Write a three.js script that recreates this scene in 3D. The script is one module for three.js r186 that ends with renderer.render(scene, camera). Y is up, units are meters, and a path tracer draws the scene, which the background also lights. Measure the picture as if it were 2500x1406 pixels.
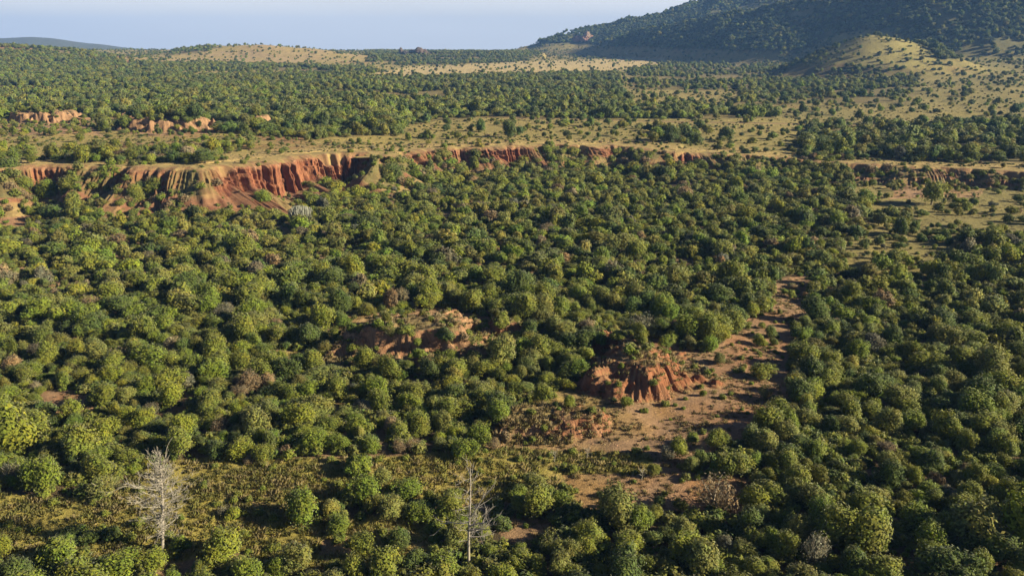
import * as THREE from 'three';
import { mergeGeometries } from 'three/addons/utils/BufferGeometryUtils.js';

// ---------------------------------------------------------------- camera, sky, sun, haze
const scene = new THREE.Scene();
const FOC = 1944, CX = 1250, CY = 703, PITCH = 16.43 * Math.PI / 180, EYE = 60;
const camera = new THREE.PerspectiveCamera(2 * Math.atan(703 / FOC) * 180 / Math.PI, 1024 / 575, 1, 40000);
camera.position.set(0, EYE, 0);
camera.rotation.set(-PITCH, 0, 0);
camera.updateMatrixWorld();

const EXPOSURE = 2.6;
const SUN_AZ = 100 * Math.PI / 180, SUN_EL = 22.5 * Math.PI / 180;   // azimuth clockwise from the view direction
const sunDir = new THREE.Vector3(Math.sin(SUN_AZ) * Math.cos(SUN_EL), Math.sin(SUN_EL), -Math.cos(SUN_AZ) * Math.cos(SUN_EL));
const sun = new THREE.DirectionalLight(new THREE.Color().setRGB(1, 0.86, 0.57), 5);
sun.position.copy(sunDir).multiplyScalar(900);
sun.castShadow = true;
sun.shadow.mapSize.set(4096, 4096);
Object.assign(sun.shadow.camera, { left: -600, right: 600, top: 600, bottom: -600, near: 10, far: 3000 });
scene.add(sun); scene.add(sun.target);
{ // sky: pale bright haze low down, a bluish band on the horizon, deeper blue overhead
  const W = 512, Hh = 256, data = new Float32Array(W * Hh * 4);
  const mix = (a, b, t) => a.map((v, i) => v + (b[i] - v) * t), ss = (a, b, x) => { x = Math.min(1, Math.max(0, (x - a) / (b - a))); return x * x * (3 - 2 * x); };
  for (let r = 0; r < Hh; r++) {
    const el = ((r + 0.5) / Hh - 0.5) * 180;
    for (let c = 0; c < W; c++) {
      let col = mix([0.395, 0.39, 0.39], [0.43, 0.42, 0.405], ss(0, 3.0, el));
      col = mix(col, [0.028, 0.046, 0.088], ss(3.6, 13, el));
      col = mix(col, [0.011, 0.020, 0.048], ss(10, 50, el));
      const ph = c / W * Math.PI * 2, k = 1 + (0.03 * Math.sin(ph * 9 + el * 1.3) + 0.02 * Math.sin(ph * 31 + el * 4 + 2 * Math.sin(ph * 7)) + 0.015 * Math.sin(ph * 67 - el * 5.1)) * ss(0.3, 2.2, el);
      data.set([col[0] * k, col[1] * k, col[2] * k, 1], (r * W + c) * 4);
    }
  }
  const sky = new THREE.DataTexture(data, W, Hh, THREE.RGBAFormat, THREE.FloatType);
  sky.mapping = THREE.EquirectangularReflectionMapping; sky.magFilter = THREE.LinearFilter; sky.minFilter = THREE.LinearFilter; sky.wrapS = THREE.RepeatWrapping;
  sky.needsUpdate = true;
  scene.background = sky; scene.environment = sky;
}
scene.fog = new THREE.FogExp2(new THREE.Color().setRGB(0.2, 0.42, 1.0), 0.0001);

const renderer = new THREE.WebGLRenderer({ antialias: true });
renderer.setSize(1024, 575);
renderer.toneMapping = THREE.LinearToneMapping;
renderer.toneMappingExposure = EXPOSURE;
renderer.shadowMap.enabled = true;

// ---------------------------------------------------------------- small tools
function rng(seed) { let a = seed >>> 0; return () => { a = (a + 0x6D2B79F5) | 0; let t = Math.imul(a ^ (a >>> 15), 1 | a); t = (t + Math.imul(t ^ (t >>> 7), 61 | t)) ^ t; return ((t ^ (t >>> 14)) >>> 0) / 4294967296; }; }
const clamp = (x, a, b) => Math.min(b, Math.max(a, x)), lerp = (a, b, t) => a + (b - a) * t;
const sstep = (a, b, x) => { const t = clamp((x - a) / (b - a), 0, 1); return t * t * (3 - 2 * t); };
const hash2 = (x, y) => { let h = Math.imul(x, 374761393) + Math.imul(y, 668265263) | 0; h = Math.imul(h ^ (h >>> 13), 1274126177); return ((h ^ (h >>> 16)) >>> 0) / 4294967296; };
function noise(x, y) {                                              // value noise, -1 .. 1
  const ix = Math.floor(x), iy = Math.floor(y), fx = x - ix, fy = y - iy, u = fx * fx * (3 - 2 * fx), v = fy * fy * (3 - 2 * fy);
  const a = hash2(ix, iy), b = hash2(ix + 1, iy), c = hash2(ix, iy + 1), d = hash2(ix + 1, iy + 1);
  return (a + (b - a) * u + (c - a) * v + (a - b - c + d) * u * v) * 2 - 1;
}
function fbm(x, y, n = 4) { let s = 0, a = 0.5; for (let i = 0; i < n; i++) { s += a * noise(x, y); x = x * 2.03 + 17.3; y = y * 2.03 - 9.1; a *= 0.5; } return s; }
const ridged = (x, y) => 1 - Math.abs(noise(x, y));
const cs = Math.cos(PITCH), sn = Math.sin(PITCH);
function rayDir(px, py) { const u = (px - CX) / FOC, v = (CY - py) / FOC; return [u, v * cs - sn, -(v * sn + cs)]; }
function P(px, py, D) { const d = rayDir(px, py), k = D / -d[2]; return [d[0] * k, EYE + d[1] * k, -D]; }       // on that sight line, D metres ahead
function onPlane(px, py, Y) { const d = rayDir(px, py), k = (Y - EYE) / d[1]; return [d[0] * k, Y, d[2] * k]; }
function proj(x, y, z) { const dy = y - EYE, w = -z * cs - dy * sn, v = dy * cs - z * -sn * -1; const vv = dy * cs + -z * sn; return [CX + FOC * x / w, CY - FOC * vv / w, w]; }
const inPoly = (pts, x, y) => { let c = false; for (let i = 0, j = pts.length - 2; i < pts.length; j = i, i += 2) if ((pts[i + 1] > y) !== (pts[j + 1] > y) && x < (pts[j] - pts[i]) * (y - pts[i + 1]) / (pts[j + 1] - pts[i + 1]) + pts[i]) c = !c; return c; };
const used = new Map();
function numbered(n) { const k = used.get(n) ?? 0; used.set(n, k + 1); return k ? n + '_' + String(k).padStart(3, '0') : n; }
function tag(o, label, category, group, kind) { o.userData = {}; if (label) o.userData.label = label; if (category) o.userData.category = category; if (group) o.userData.group = group; if (kind) o.userData.kind = kind; return o; }
function meshOf(name, g, m, parent = scene) { const o = new THREE.Mesh(g, m); o.name = parent === scene ? numbered(name) : name; o.castShadow = o.receiveShadow = true; parent.add(o); return o; }
function gridGeometry(nu, nv, f, closed) {                           // f(i, j) -> {p:[x,y,z], c:[r,g,b], uv:[u,v]}
  const pos = new Float32Array(nu * nv * 3), col = new Float32Array(nu * nv * 3), uv = new Float32Array(nu * nv * 2), idx = [];
  for (let j = 0; j < nv; j++) for (let i = 0; i < nu; i++) { const q = f(i, j), k = j * nu + i; pos.set(q.p, k * 3); col.set(q.c, k * 3); uv.set(q.uv, k * 2); }
  const n = closed ? nu : nu - 1, index = new Uint32Array(n * (nv - 1) * 6);
  let o = 0;
  for (let j = 0; j < nv - 1; j++) for (let i = 0; i < n; i++) { const a = j * nu + i, b = j * nu + (i + 1) % nu, c = a + nu, d = b + nu; index[o++] = a; index[o++] = b; index[o++] = d; index[o++] = a; index[o++] = d; index[o++] = c; }
  const g = new THREE.BufferGeometry();
  g.setAttribute('position', new THREE.BufferAttribute(pos, 3)); g.setAttribute('color', new THREE.BufferAttribute(col, 3)); g.setAttribute('uv', new THREE.BufferAttribute(uv, 2));
  g.setIndex(new THREE.BufferAttribute(index, 1)); g.computeVertexNormals();
  return g;
}

// ---------------------------------------------------------------- the lie of the land
// rim of the eroded step: px, py, height of the plateau edge, reach of the talus, bareness of the face
const RIM = [[-700, 432, 16, 20, .6], [-300, 422, 16, 20, .6], [0, 416, 17, 16, .7], [55, 408, 17, 18, 1], [150, 405, 17, 20, 1], [225, 408, 17, 22, .9], [300, 412, 17, 26, .8], [440, 411, 17, 24, .9], [485, 412, 17, 26, 1],
  [560, 402, 17, 44, 1], [645, 393, 17, 27, 1], [715, 385, 17, 46, 1], [790, 377, 17, 26, 1], [860, 373, 17, 22, 1], [900, 378, 16.5, 20, 1], [925, 388, 16, 18, .5], [952, 382, 15, 20, .2], [985, 374, 13.5, 20, .8],
  [1040, 366, 13, 22, .8], [1100, 363, 13, 22, .7], [1180, 361, 13, 22, .9], [1230, 358, 13, 22, 1], [1290, 355, 13, 22, 1], [1350, 354, 12.5, 22, .5], [1420, 358, 12, 20, .8], [1500, 354, 11.5, 20, .5], [1560, 362, 11, 20, .4],
  [1640, 373, 10, 20, .6], [1700, 376, 9.5, 20, .9], [1800, 376, 9, 16, .6], [1880, 384, 8, 14, .7], [1960, 392, 7, 14, .3], [2100, 402, 7, 16, .3], [2230, 410, 7, 14, .8], [2370, 414, 7, 12, .9], [2500, 420, 7, 12, .6], [2750, 430, 7, 12, .5], [3200, 442, 7, 12, .5]]
  .map(([px, py, y, t, e]) => { const q = onPlane(px, py, y); return { px, x: q[0], z: q[2], y, t, e, s: 0 }; });
for (let i = 1; i < RIM.length; i++) RIM[i].s = RIM[i - 1].s + Math.hypot(RIM[i].x - RIM[i - 1].x, RIM[i].z - RIM[i - 1].z);
const BARE = [[-400, -60, .5], [58, 140, 1], [180, 215, .6], [250, 322, .8], [352, 418, .9], [504, 905, 1], [985, 1035, .7], [1046, 1076, .9], [1096, 1152, .95], [1184, 1292, 1], [1332, 1360, .4], [1420, 1496, .75], [1640, 1722, .85], [1765, 1800, .6], [1885, 1950, .4], [2240, 2370, .5], [2420, 2700, .35]];
function bareness(px) { let e = .1; for (const [a, b, v] of BARE) e = Math.max(e, v * sstep(a - 9, a + 9, px) * (1 - sstep(b - 9, b + 9, px))); return e; }
function beyond(x, z) {                                              // whether x, z lies farther than the rim on its bearing
  const t = x / Math.max(1e-3, -z), T = (p) => p.x / -p.z; let i = 0;
  while (i < RIM.length - 2 && t > T(RIM[i + 1])) i++;
  const a = RIM[i], b = RIM[i + 1], ex = b.x - a.x, ez = b.z - a.z, den = x * ez - z * ex, k = (a.x * ez - a.z * ex) / den;
  const u = clamp((t - T(a)) / (T(b) - T(a)), 0, 1);
  return { far: k < 1, y: lerp(a.y, b.y, u) };
}
function rimAt(x, z) {                                              // signed distance (+ on the plateau), arc length and parameters
  let best = 1e9, out = null;
  for (let i = 0; i < RIM.length - 1; i++) {
    const a = RIM[i], b = RIM[i + 1], ex = b.x - a.x, ez = b.z - a.z, L2 = ex * ex + ez * ez;
    const k = clamp(((x - a.x) * ex + (z - a.z) * ez) / L2, 0, 1), dx = x - a.x - ex * k, dz = z - a.z - ez * k, d2 = dx * dx + dz * dz;
    if (d2 < best) { best = d2; out = { i, k, side: ex * dz - ez * dx }; }
  }
  const a = RIM[out.i], b = RIM[out.i + 1], k = out.k, w = beyond(x, z), sd = Math.sqrt(best) * (w.far ? 1 : -1);
  return { sd, s: lerp(a.s, b.s, k), y: lerp(lerp(a.y, b.y, k), w.y, sstep(15, 90, Math.abs(sd))), t: lerp(a.t, b.t, k), e: bareness(lerp(a.px, b.px, k)) };
}
const line = (pts) => pts.map(([px, py, D]) => P(px, py, D));
const CREST_FAR = line([[2600, -190, 2950], [2000, -95, 2950], [1750, -14, 2950], [1690, 8, 2950], [1640, 24, 2950], [1550, 44, 2950], [1460, 66, 2950], [1400, 78, 2930], [1290, 112, 2900], [1225, 131, 2850]]);
const CREST_NEAR = line([[2950, -330, 1850], [2420, -130, 1900], [2000, -8, 2010], [1830, 26, 2120], [1650, 62, 2280], [1480, 103, 2480], [1330, 138, 2700]]);
function ridge(pts, x, z, kl) {                                      // height of a ridge whose flanks fall kl per metre
  let h = -1e9;
  for (let i = 0; i < pts.length - 1; i++) {
    const a = pts[i], b = pts[i + 1], ex = b[0] - a[0], ez = b[2] - a[2], k = clamp(((x - a[0]) * ex + (z - a[2]) * ez) / (ex * ex + ez * ez), 0, 1);
    const dx = x - a[0] - ex * k, dz = z - a[2] - ez * k, d = Math.hypot(dx, dz), v = a[1] + (b[1] - a[1]) * k - kl * (Math.sqrt(d * d + 225) - 15);
    if (v > h) h = v;
  }
  return h;
}
const smax = (a, b, k) => { const h = clamp(0.5 + 0.5 * (a - b) / k, 0, 1); return lerp(b, a, h) + k * h * (1 - h); };
const CONE = P(2130, 72, 1350), LEFT_HILL = P(-160, 112, 1500);
const DOME = line([[200, 152, 2050], [300, 147, 2050], [430, 124, 2050], [520, 113, 2050], [640, 109, 2050], [750, 118, 2050], [880, 134, 2050], [1000, 142, 2050]]);
const LOW = line([[900, 139, 2350], [1000, 131, 2350], [1150, 128, 2350], [1260, 127, 2350], [1330, 130, 2350]]);
const FAR_RIDGE = line([[-700, 120, 6000], [-200, 100, 6000], [0, 93, 6000], [75, 90, 6000], [120, 93, 6000], [220, 106, 6000], [330, 118, 6000], [440, 127, 6000], [520, 133, 6000]]);
const MESA = line([[790, 135, 8000], [812, 125, 8000], [850, 124, 8000], [875, 130, 8000], [895, 137, 8000]]);
function across(pts, x, z, front, back) {                           // a hill whose skyline is pts, seen square on: height above everything, else -inf
  const t = x / -z; let i = 0;
  const tt = (p) => p[0] / -p[2];
  if (t < tt(pts[0]) || t > tt(pts[pts.length - 1])) return -1e9;
  while (i < pts.length - 2 && t > tt(pts[i + 1])) i++;
  const k = (t - tt(pts[i])) / (tt(pts[i + 1]) - tt(pts[i])), kk = k * k * (3 - 2 * k) * 0.5 + k * 0.5, top = lerp(pts[i][1], pts[i + 1][1], kk), D = -pts[0][2], d = -z - D;
  return d < 0 ? { top, w: Math.exp(-(d * d) / (front * front)) } : { top, w: Math.exp(-(d * d) / (back * back)) };
}
const footAt = (y) => lerp(.52, .46, sstep(13.2, 16, y));
function plateau(x, z, r) {
  const D = -z, sd = Math.max(0, r.sd), q = Math.min(sd, 2400);
  let h = r.y + 0.010 * q + 5e-6 * q * q + fbm(x / 90, z / 90, 3) * 2.2 * sstep(10, 120, sd);
  if (D > 300) {
    const t = x / D, f = sstep(0.26, 0.64, t);
    const dd = Math.min(D, 2600) - 560;
    if (dd > 0) h += 2.7e-5 * Math.min(dd, 1100) ** 2 * f;
    h -= sstep(2600, 5000, D) * 30;
    if (D > 480) {
      const n = fbm(x / 170, z / 170, 4), n2 = fbm(x / 60 + 9, z / 60, 3);
      for (const [hill, fr, bk] of [[DOME, 190, 260], [LOW, 160, 300], [FAR_RIDGE, 900, 1500], [MESA, 700, 700]]) {
        const a = across(hill, x, z, fr, bk);
        if (a.w > 0.001) h = Math.max(h, lerp(h, a.top + n2 * 2, a.w));
      }
      const hl = Math.exp(-(((x - LEFT_HILL[0]) / 330) ** 2) - (((z - LEFT_HILL[2]) / 260) ** 2));
      h += Math.max(0, LEFT_HILL[1] - 38) * hl + n2 * 3 * hl;
      const dx = x - CONE[0], dz = z - CONE[2], dc = Math.hypot(dx * (dx < 0 ? 1.0 : 0.86), dz * 0.9) * (1 + n2 * 0.12);
      if (dc < 230) { const b = 1 - sstep(0, 1, dc / 185), c = Math.max(0, 1 - dc / 165); h += (CONE[1] - 38) * (0.55 * b + 0.45 * c) ; }
      if (t > -0.05) {
        const w = n * 26, ww = fbm(x / 320 + 3, z / 320, 2) * 14;
        const gully = ridged(x / 120 + z / 300, z / 160 - x / 300) * 12 - 8;
        const m = smax(smax(ridge(CREST_NEAR, x + w, z + ww, 0.56), ridge(CREST_FAR, x, z, 0.36), 12), -1e3, 1);
        const up = sstep(h - 20, h + 60, m);
        h = smax(h, m + (n2 * 5 + gully) * up * sstep(-0.02, 0.05, t), 14);
      }
    }
  }
  return h;
}
function H(x, z) {
  if (z > -40) return fbm(x / 40, z / 40, 3) * 1.2;
  const r = rimAt(x, z);
  r.sd += fbm(x / 22, z / 22, 2) * 3 * 0;
  const floor = fbm(x / 38 + 5, z / 38, 4) * 2.2 + fbm(x / 9, z / 9, 2) * 0.35 + fbm(x / 2.6, z / 2.6, 2) * .16;
  if (r.sd >= 12) return plateau(x, z, r) + fbm(x / 14, z / 14, 2) * 0.4;
  const talus = r.y * (footAt(r.y) - .17 * sstep(.9, 1, r.e)), tw = clamp((r.sd + r.t) / r.t, 0, 1), low = floor + talus * (0.35 * tw + 0.65 * tw * tw);
  if (r.sd <= 7.5) return low;
  return lerp(low, plateau(x, z, r), sstep(7.5, 11, r.sd));
}
// eroded mounds: place on the ground, half width, half depth, height, flutes
function groundFrom(px, py, f) { const d = rayDir(px, py); let a = 60, b = 60; for (let i = 0; i < 900; i++) { b = a * 1.006; if (EYE + d[1] * b < f(d[0] * b, d[2] * b)) break; a = b; } for (let i = 0; i < 18; i++) { const m = (a + b) / 2; if (EYE + d[1] * m < f(d[0] * m, d[2] * m)) b = m; else a = m; } return [d[0] * b, f(d[0] * b, d[2] * b), d[2] * b]; }
const MOUNDS = [
  { name: 'earth_mound', px: 1000, py: 858, w: 20, d: 12.5, h: 5.8, turn: 0.05, flute: 0.95, steep: 0.8, red: 0.3, grass: 0.9, seed: 3, label: 'broad grassy earth mound with a bare red gully down its right flank' },
  { name: 'earth_mound', px: 1562, py: 925, w: 14.4, d: 11, h: 4.9, turn: -0.1, flute: 1.25, steep: 1, flat: 1, red: 0.9, grass: 0.25, seed: 11, label: 'steep red earth mound fluted by rain gullies beside the bare slope' },
  { name: 'earth_bank', px: 1392, py: 1040, w: 8, d: 5.5, h: 2.3, turn: -0.15, flute: 0.35, steep: 0.9, red: 0.8, grass: 0.2, seed: 23, label: 'small bare red bank with loose pale stones in front of the fluted mound' },
  { name: 'earth_bank', px: 1225, py: 808, w: 5.5, d: 4, h: 2.4, turn: 0.1, flute: 0.3, steep: 0.9, red: 0.6, grass: 0.3, seed: 31, label: 'low crumbling bank under a bush behind the broad grassy mound' },
  { name: 'earth_bank', px: 1290, py: 1040, w: 7.5, d: 6, h: 2.4, turn: 0.1, flute: 0.2, steep: 0.8, red: 0.15, grass: 0.95, seed: 37, label: 'knoll of dry tussock grass left of the small bare red bank' },
  { name: 'earth_cliff', px: 105, py: 296, w: 24, d: 14, h: 6.4, turn: 0.02, flute: 0.9, steep: 1.1, red: 0.55, grass: 0.2, seed: 41, label: 'pale red eroded cliff among far trees at the left edge' },
  { name: 'earth_cliff', px: 415, py: 318, w: 27, d: 15, h: 7.6, turn: 0.03, flute: 1.5, steep: 1.2, red: 0.55, grass: 0.2, seed: 47, label: 'pale pink eroded cliff standing among trees above the long red cliff' },
  { name: 'earth_cliff', px: 326, py: 300, w: 8, d: 8, h: 6.5, turn: 0.05, flute: 0.7, steep: 1.1, red: 0.5, grass: 0.2, seed: 53, label: 'small pale earth face just left of the pale pink cliff' },
  { name: 'earth_cliff', px: 640, py: 305, w: 7, d: 8, h: 6, turn: 0.05, flute: 0.7, steep: 1.1, red: 0.5, grass: 0.2, seed: 59, label: 'smallest pale earth face right of the pale pink cliff' },
];
for (const m of MOUNDS) { const g = groundFrom(m.px, m.py, H); m.x = g[0]; m.z = g[2]; m.c = Math.cos(m.turn); m.s = Math.sin(m.turn); }
function moundH(m, x, z) {                                           // height a mound adds at x, z (0 outside)
  const dx = x - m.x, dz = z - m.z, a = (dx * m.c + dz * m.s) / m.w, b = (-dx * m.s + dz * m.c) / m.d;   // b > 0 is the side towards us
  if (a * a > 1.4 || b > 1.3 || b < -2) return 0;
  const wob = fbm(dx / 5 + m.seed, dz / 5, 3), R = Math.hypot(a, b * (b > 0 ? 1 : m.flat ? 0.5 : 0.7)) + wob * 0.42 + .12 * noise(a * 2.3 + m.seed, b * 2.1);
  const k = m.steep, base = 1 - sstep(k > 1 ? 0.62 : m.flat ? 0.45 : 0.28, 1.02, R);
  let h = m.h * base * (1 + 0.25 * fbm(dx / 7 + m.seed, dz / 7 + 3, 2));
  const ang = Math.atan2(b, a), fl = ridged(ang * m.w * 0.5 + m.seed + wob * 1.1, 3.3 + m.seed) * 0.45 + ridged(ang * m.w * 1.15 + wob, 7.7 + R) * 0.35 + ridged(ang * m.w * 2.3, 1.7) * .2;
  const band = sstep(0.25, 0.55, R) * (1 - sstep(0.9, 1.05, R));
  h -= m.flute * (1 - fl) * 2.2 * band * Math.min(1, base * 3);
  return Math.max(0, h);
}
const mounded = (x, z) => { let h = 0; for (const m of MOUNDS) h = Math.max(h, moundH(m, x, z)); return h; };
const ground = (x, z) => H(x, z) + mounded(x, z);
const G = (px, py) => groundFrom(px, py, ground);

// ---------------------------------------------------------------- cover: where woods, grass and bare soil lie
// each area was read off as an outline on the ground: [outline, share of ground under trees, share of grass, bare soil]
const AREAS = [
  // plateau woods
  [[-400, 140, 270, 152, 560, 158, 880, 166, 990, 188, 1190, 190, 1190, 282, 1150, 290, 1000, 300, 960, 330, 780, 340, 560, 330, 420, 320, 330, 318, 300, 312, 180, 316, 0, 300, -400, 330], 'wood', .9],
  [[-400, 88, -50, 94, 100, 110, 200, 126, 290, 142, 290, 153, -400, 152], 'wood', .6],
  [[430, 172, 620, 170, 820, 178, 820, 186, 430, 190], 'grass', .2], [[180, 206, 330, 206, 330, 213, 180, 214], 'grass', .2], [[0, 278, 180, 270, 260, 330, 0, 330], 'soil', .42],
  [[310, 300, 520, 304, 520, 330, 310, 330], 'soil', .5],
  [[100, 404, 105, 384, 200, 370, 420, 364, 545, 370, 535, 402, 330, 408], 'wood', .8], [[-400, 362, 95, 366, 80, 408, -400, 418], 'wood', .55], [[545, 352, 620, 350, 640, 368, 545, 372], 'wood', .3],
  [[960, 186, 1500, 180, 1530, 240, 1540, 285, 1180, 285, 960, 300], 'wood', .7], [[1170, 262, 1500, 258, 1900, 272, 1900, 288, 1500, 290, 1180, 288], 'wood', .85],
  [[1530, 160, 1900, 150, 2230, 165, 2230, 250, 1560, 262], 'wood', .2], [[1880, 190, 2230, 185, 2240, 236, 1900, 240], 'wood', .4], [[1540, 218, 1800, 222, 1800, 250, 1540, 252], 'grass', .06],
  [[1955, 318, 2060, 300, 2500, 296, 2900, 296, 2900, 412, 2340, 398, 2150, 386, 1960, 396], 'wood', .85], [[1600, 316, 1700, 322, 1710, 345, 1600, 350], 'wood', .55], [[2330, 352, 2500, 358, 2500, 378, 2200, 380], 'grass', .15],
  [[840, 192, 1000, 163, 1250, 152, 1620, 139, 1630, 158, 1420, 180, 1000, 191], 'pale', .025],
  [[900, 124, 1330, 124, 1280, 150, 1000, 160, 900, 150], 'wood', .5],
  [[280, 152, 440, 126, 640, 104, 900, 136, 880, 150, 620, 152], 'dome', .04], [[405, 134, 430, 122, 520, 109, 535, 116, 470, 130], 'wood', .3],
  [[1890, 152, 1960, 120, 2060, 80, 2130, 70, 2210, 88, 2300, 145, 2260, 160, 2100, 160], 'cone', .16], [[1880, 155, 1960, 118, 2030, 88, 2050, 120, 2030, 160], 'cone', .55],
  // basin
  [[470, 470, 730, 480, 730, 540, 480, 520], 'soil', .35], [[-50, 520, 90, 525, 90, 560, -50, 570], 'soil', .2], [[150, 470, 270, 480, 260, 512, 150, 510], 'soil', .1], [[660, 560, 720, 560, 720, 590, 660, 585], 'soil', .3],
  [[1700, 385, 1950, 388, 1960, 412, 1720, 412], 'grass', .3], [[2060, 405, 2800, 420, 2800, 575, 2330, 575, 2200, 530, 2080, 500], 'grass', .14], [[2150, 430, 2380, 425, 2400, 480, 2180, 485], 'soil', .22], [[2060, 540, 2380, 550, 2340, 640, 2220, 690, 2060, 660], 'grass', .28],
  [[1895, 680, 1985, 680, 1985, 765, 1885, 775], 'soil', .4], [[1825, 775, 1960, 762, 1960, 840, 1920, 895, 1805, 875], 'soil', .14],
  [[1150, 1110, 1220, 1050, 1330, 955, 1430, 940, 1430, 870, 1500, 822, 1660, 850, 1720, 862, 1790, 820, 1900, 870, 1940, 930, 1900, 1010, 1800, 1080, 1710, 1130, 1650, 1180, 1400, 1140, 1200, 1120], 'soil', .03],
  [[1440, 880, 1480, 850, 1560, 850, 1690, 870, 1690, 960, 1600, 985, 1450, 965], 'soil', .0],
  [[780, 800, 860, 770, 960, 760, 1090, 760, 1190, 800, 1190, 890, 1100, 905, 900, 905, 790, 860], 'soil', .35], [[1040, 745, 1180, 770, 1290, 800, 1290, 850, 1180, 870, 1090, 860], 'soil', .04],
  [[640, 850, 700, 862, 840, 870, 850, 905, 760, 895, 650, 880], 'soil', .05], [[775, 985, 835, 985, 835, 1010, 775, 1008], 'soil', .0], [[90, 955, 230, 960, 240, 1010, 100, 1015], 'soil', .06], [[350, 905, 480, 905, 480, 930, 350, 930], 'soil', .25],
  [[-200, 1205, 250, 1210, 330, 1140, 560, 1112, 900, 1112, 1200, 1100, 1400, 1105, 1590, 1100, 1640, 1220, 1440, 1240, 1300, 1220, 1180, 1230, 1060, 1240, 900, 1220, 700, 1240, 620, 1330, 420, 1372, 100, 1362, -200, 1360], 'tussock', .012],
  [[600, 1250, 1060, 1270, 1060, 1380, 760, 1390, 600, 1370], 'tussock', .05], [[560, 1160, 700, 1160, 700, 1290, 560, 1260], 'tussock', .0], [[1380, 1160, 1640, 1150, 1680, 1240, 1440, 1260], 'soil', .05], [[1230, 1260, 1360, 1270, 1330, 1330, 1230, 1330], 'soil', .12], [[780, 1310, 900, 1310, 900, 1350, 780, 1350], 'soil', .05],
  [[1640, 1170, 1820, 1160, 1830, 1250, 1660, 1250], 'soil', .0], [[2020, 1250, 2080, 1240, 2090, 1270, 2030, 1275], 'tussock', .05], [[2430, 935, 2520, 930, 2520, 975, 2440, 980], 'tussock', .05],
];
for (const a of AREAS) { const xs = a[0].filter((_, i) => i % 2 === 0), ys = a[0].filter((_, i) => i % 2); a.push([Math.min(...xs), Math.max(...xs), Math.min(...ys), Math.max(...ys)]); }
function cover(x, z, y) {
  const D = -z;
  if (D < 30) return { kind: 'forest', trees: .9 };
  const r = rimAt(x, z), q = proj(x, y, z), jx = fbm(x / 12, z / 12, 2) * 26, jy = fbm(x / 12 + 50, z / 12, 2) * 16 * clamp(200 / D, .2, 1);
  const px = q[0] + jx, py = q[1] + jy;
  let out = r.sd < 9 ? { kind: 'forest', trees: r.sd > -20 && r.y > 15 && r.e > .5 ? (q[0] > 500 && q[0] < 740 ? .3 : .75) : .95 } : { kind: 'grass', trees: .06 + .05 * fbm(x / 60, z / 60, 2) };
  if (D > 1000 && x / D > -0.02) {                                   // the mountain
    const base = 17 + 0.01 * (D - 400) + 5e-6 * (D - 400) ** 2, up = y - base;
    const n = fbm(x / 110 + 31, z / 110, 3);
    if (up > 22) out = { kind: 'mountain', trees: clamp(.72 + n * 1.5 - (x / D > .58 ? .3 : 0), 0.08, .95) };
    else out.trees = Math.max(out.trees, .1 + n * .2);
  }
  const gaps = fbm(x / 120 + 70, z / 42, 3) + .35 * fbm(x / 26, z / 20, 2);
  for (const a of AREAS) { const b = a[3]; if (px >= b[0] && px <= b[1] && py >= b[2] && py <= b[3] && inPoly(a[0], px, py)) { if (a[1] === 'wood' && D > 900 && out.kind === 'mountain') continue; if (px > 1950 || (py < 402) === (r.sd > 4) || py > 440) out = { kind: a[1], trees: a[1] === 'wood' ? a[2] * clamp(.92 + gaps * 3.4, .05, 1.05) : a[2] }; } }
  if (out.kind === 'forest') out.trees *= clamp(1.12 + fbm(x / 13 + 40, z / 13, 2) * 1.7, .12, 1);
  if (out.kind === 'forest' && D < 95 && out.trees > .9) out.trees = .85;
  out.r = r; out.px = px; out.py = py;
  return out;
}

const TONES = {                                                      // leaf colours, each with the word that a label uses
  olive: [[.150, .172, .016], 'olive-green'], grey: [[.168, .178, .036], 'grey-green'], bright: [[.135, .18, .010], 'bright green'], yellow: [[.178, .20, .012], 'yellow-green'],
  dark: [[.070, .105, .014], 'dark green'], silver: [[.15, .145, .095], 'silvery grey'], tan: [[.21, .15, .08], 'dry tan'],
};

// ---------------------------------------------------------------- ground colours and textures
function grainTexture(size, seed, f) {
  const d = new Uint8Array(size * size * 4);
  for (let y = 0; y < size; y++) for (let x = 0; x < size; x++) { const v = f(x / size, y / size); d.set([v, v, v, 255].map((c) => clamp(c, 0, 255)), (y * size + x) * 4); }
  const t = new THREE.DataTexture(d, size, size); t.wrapS = t.wrapT = THREE.RepeatWrapping; t.magFilter = THREE.LinearFilter; t.minFilter = THREE.LinearMipmapLinearFilter; t.generateMipmaps = true; t.needsUpdate = true; return t;
}
function tnoise(u, v, n, s) {                                         // noise that repeats after n cells
  const x = u * n, y = v * n, ix = Math.floor(x), iy = Math.floor(y), fx = x - ix, fy = y - iy, a = fx * fx * (3 - 2 * fx), b = fy * fy * (3 - 2 * fy), h = (i, j) => hash2((i % n) + s * 131, (j % n) + s * 57);
  return lerp(lerp(h(ix, iy), h(ix + 1, iy), a), lerp(h(ix, iy + 1), h(ix + 1, iy + 1), a), b);
}
const grain = grainTexture(1024, 1, (u, v) => 255 * clamp(0.36 + 0.26 * tnoise(u, v, 9, 1) + 0.26 * tnoise(u, v, 37, 2) + 0.32 * tnoise(u, v, 150, 3) + 0.24 * (tnoise(u, v, 420, 4)) - 0.1, 0, 1));
const groundMat = new THREE.MeshStandardMaterial({ name: 'ground', vertexColors: true, map: grain, bumpMap: grain, bumpScale: 0.35, roughness: 1 });
groundMat.color.setRGB(1.55, 1.55, 1.55);
const earthMat = new THREE.MeshStandardMaterial({ name: 'earth', vertexColors: true, map: grain, bumpMap: grain, bumpScale: 0.18, roughness: 1 });
earthMat.color.setRGB(1.5, 1.5, 1.5);
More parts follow.
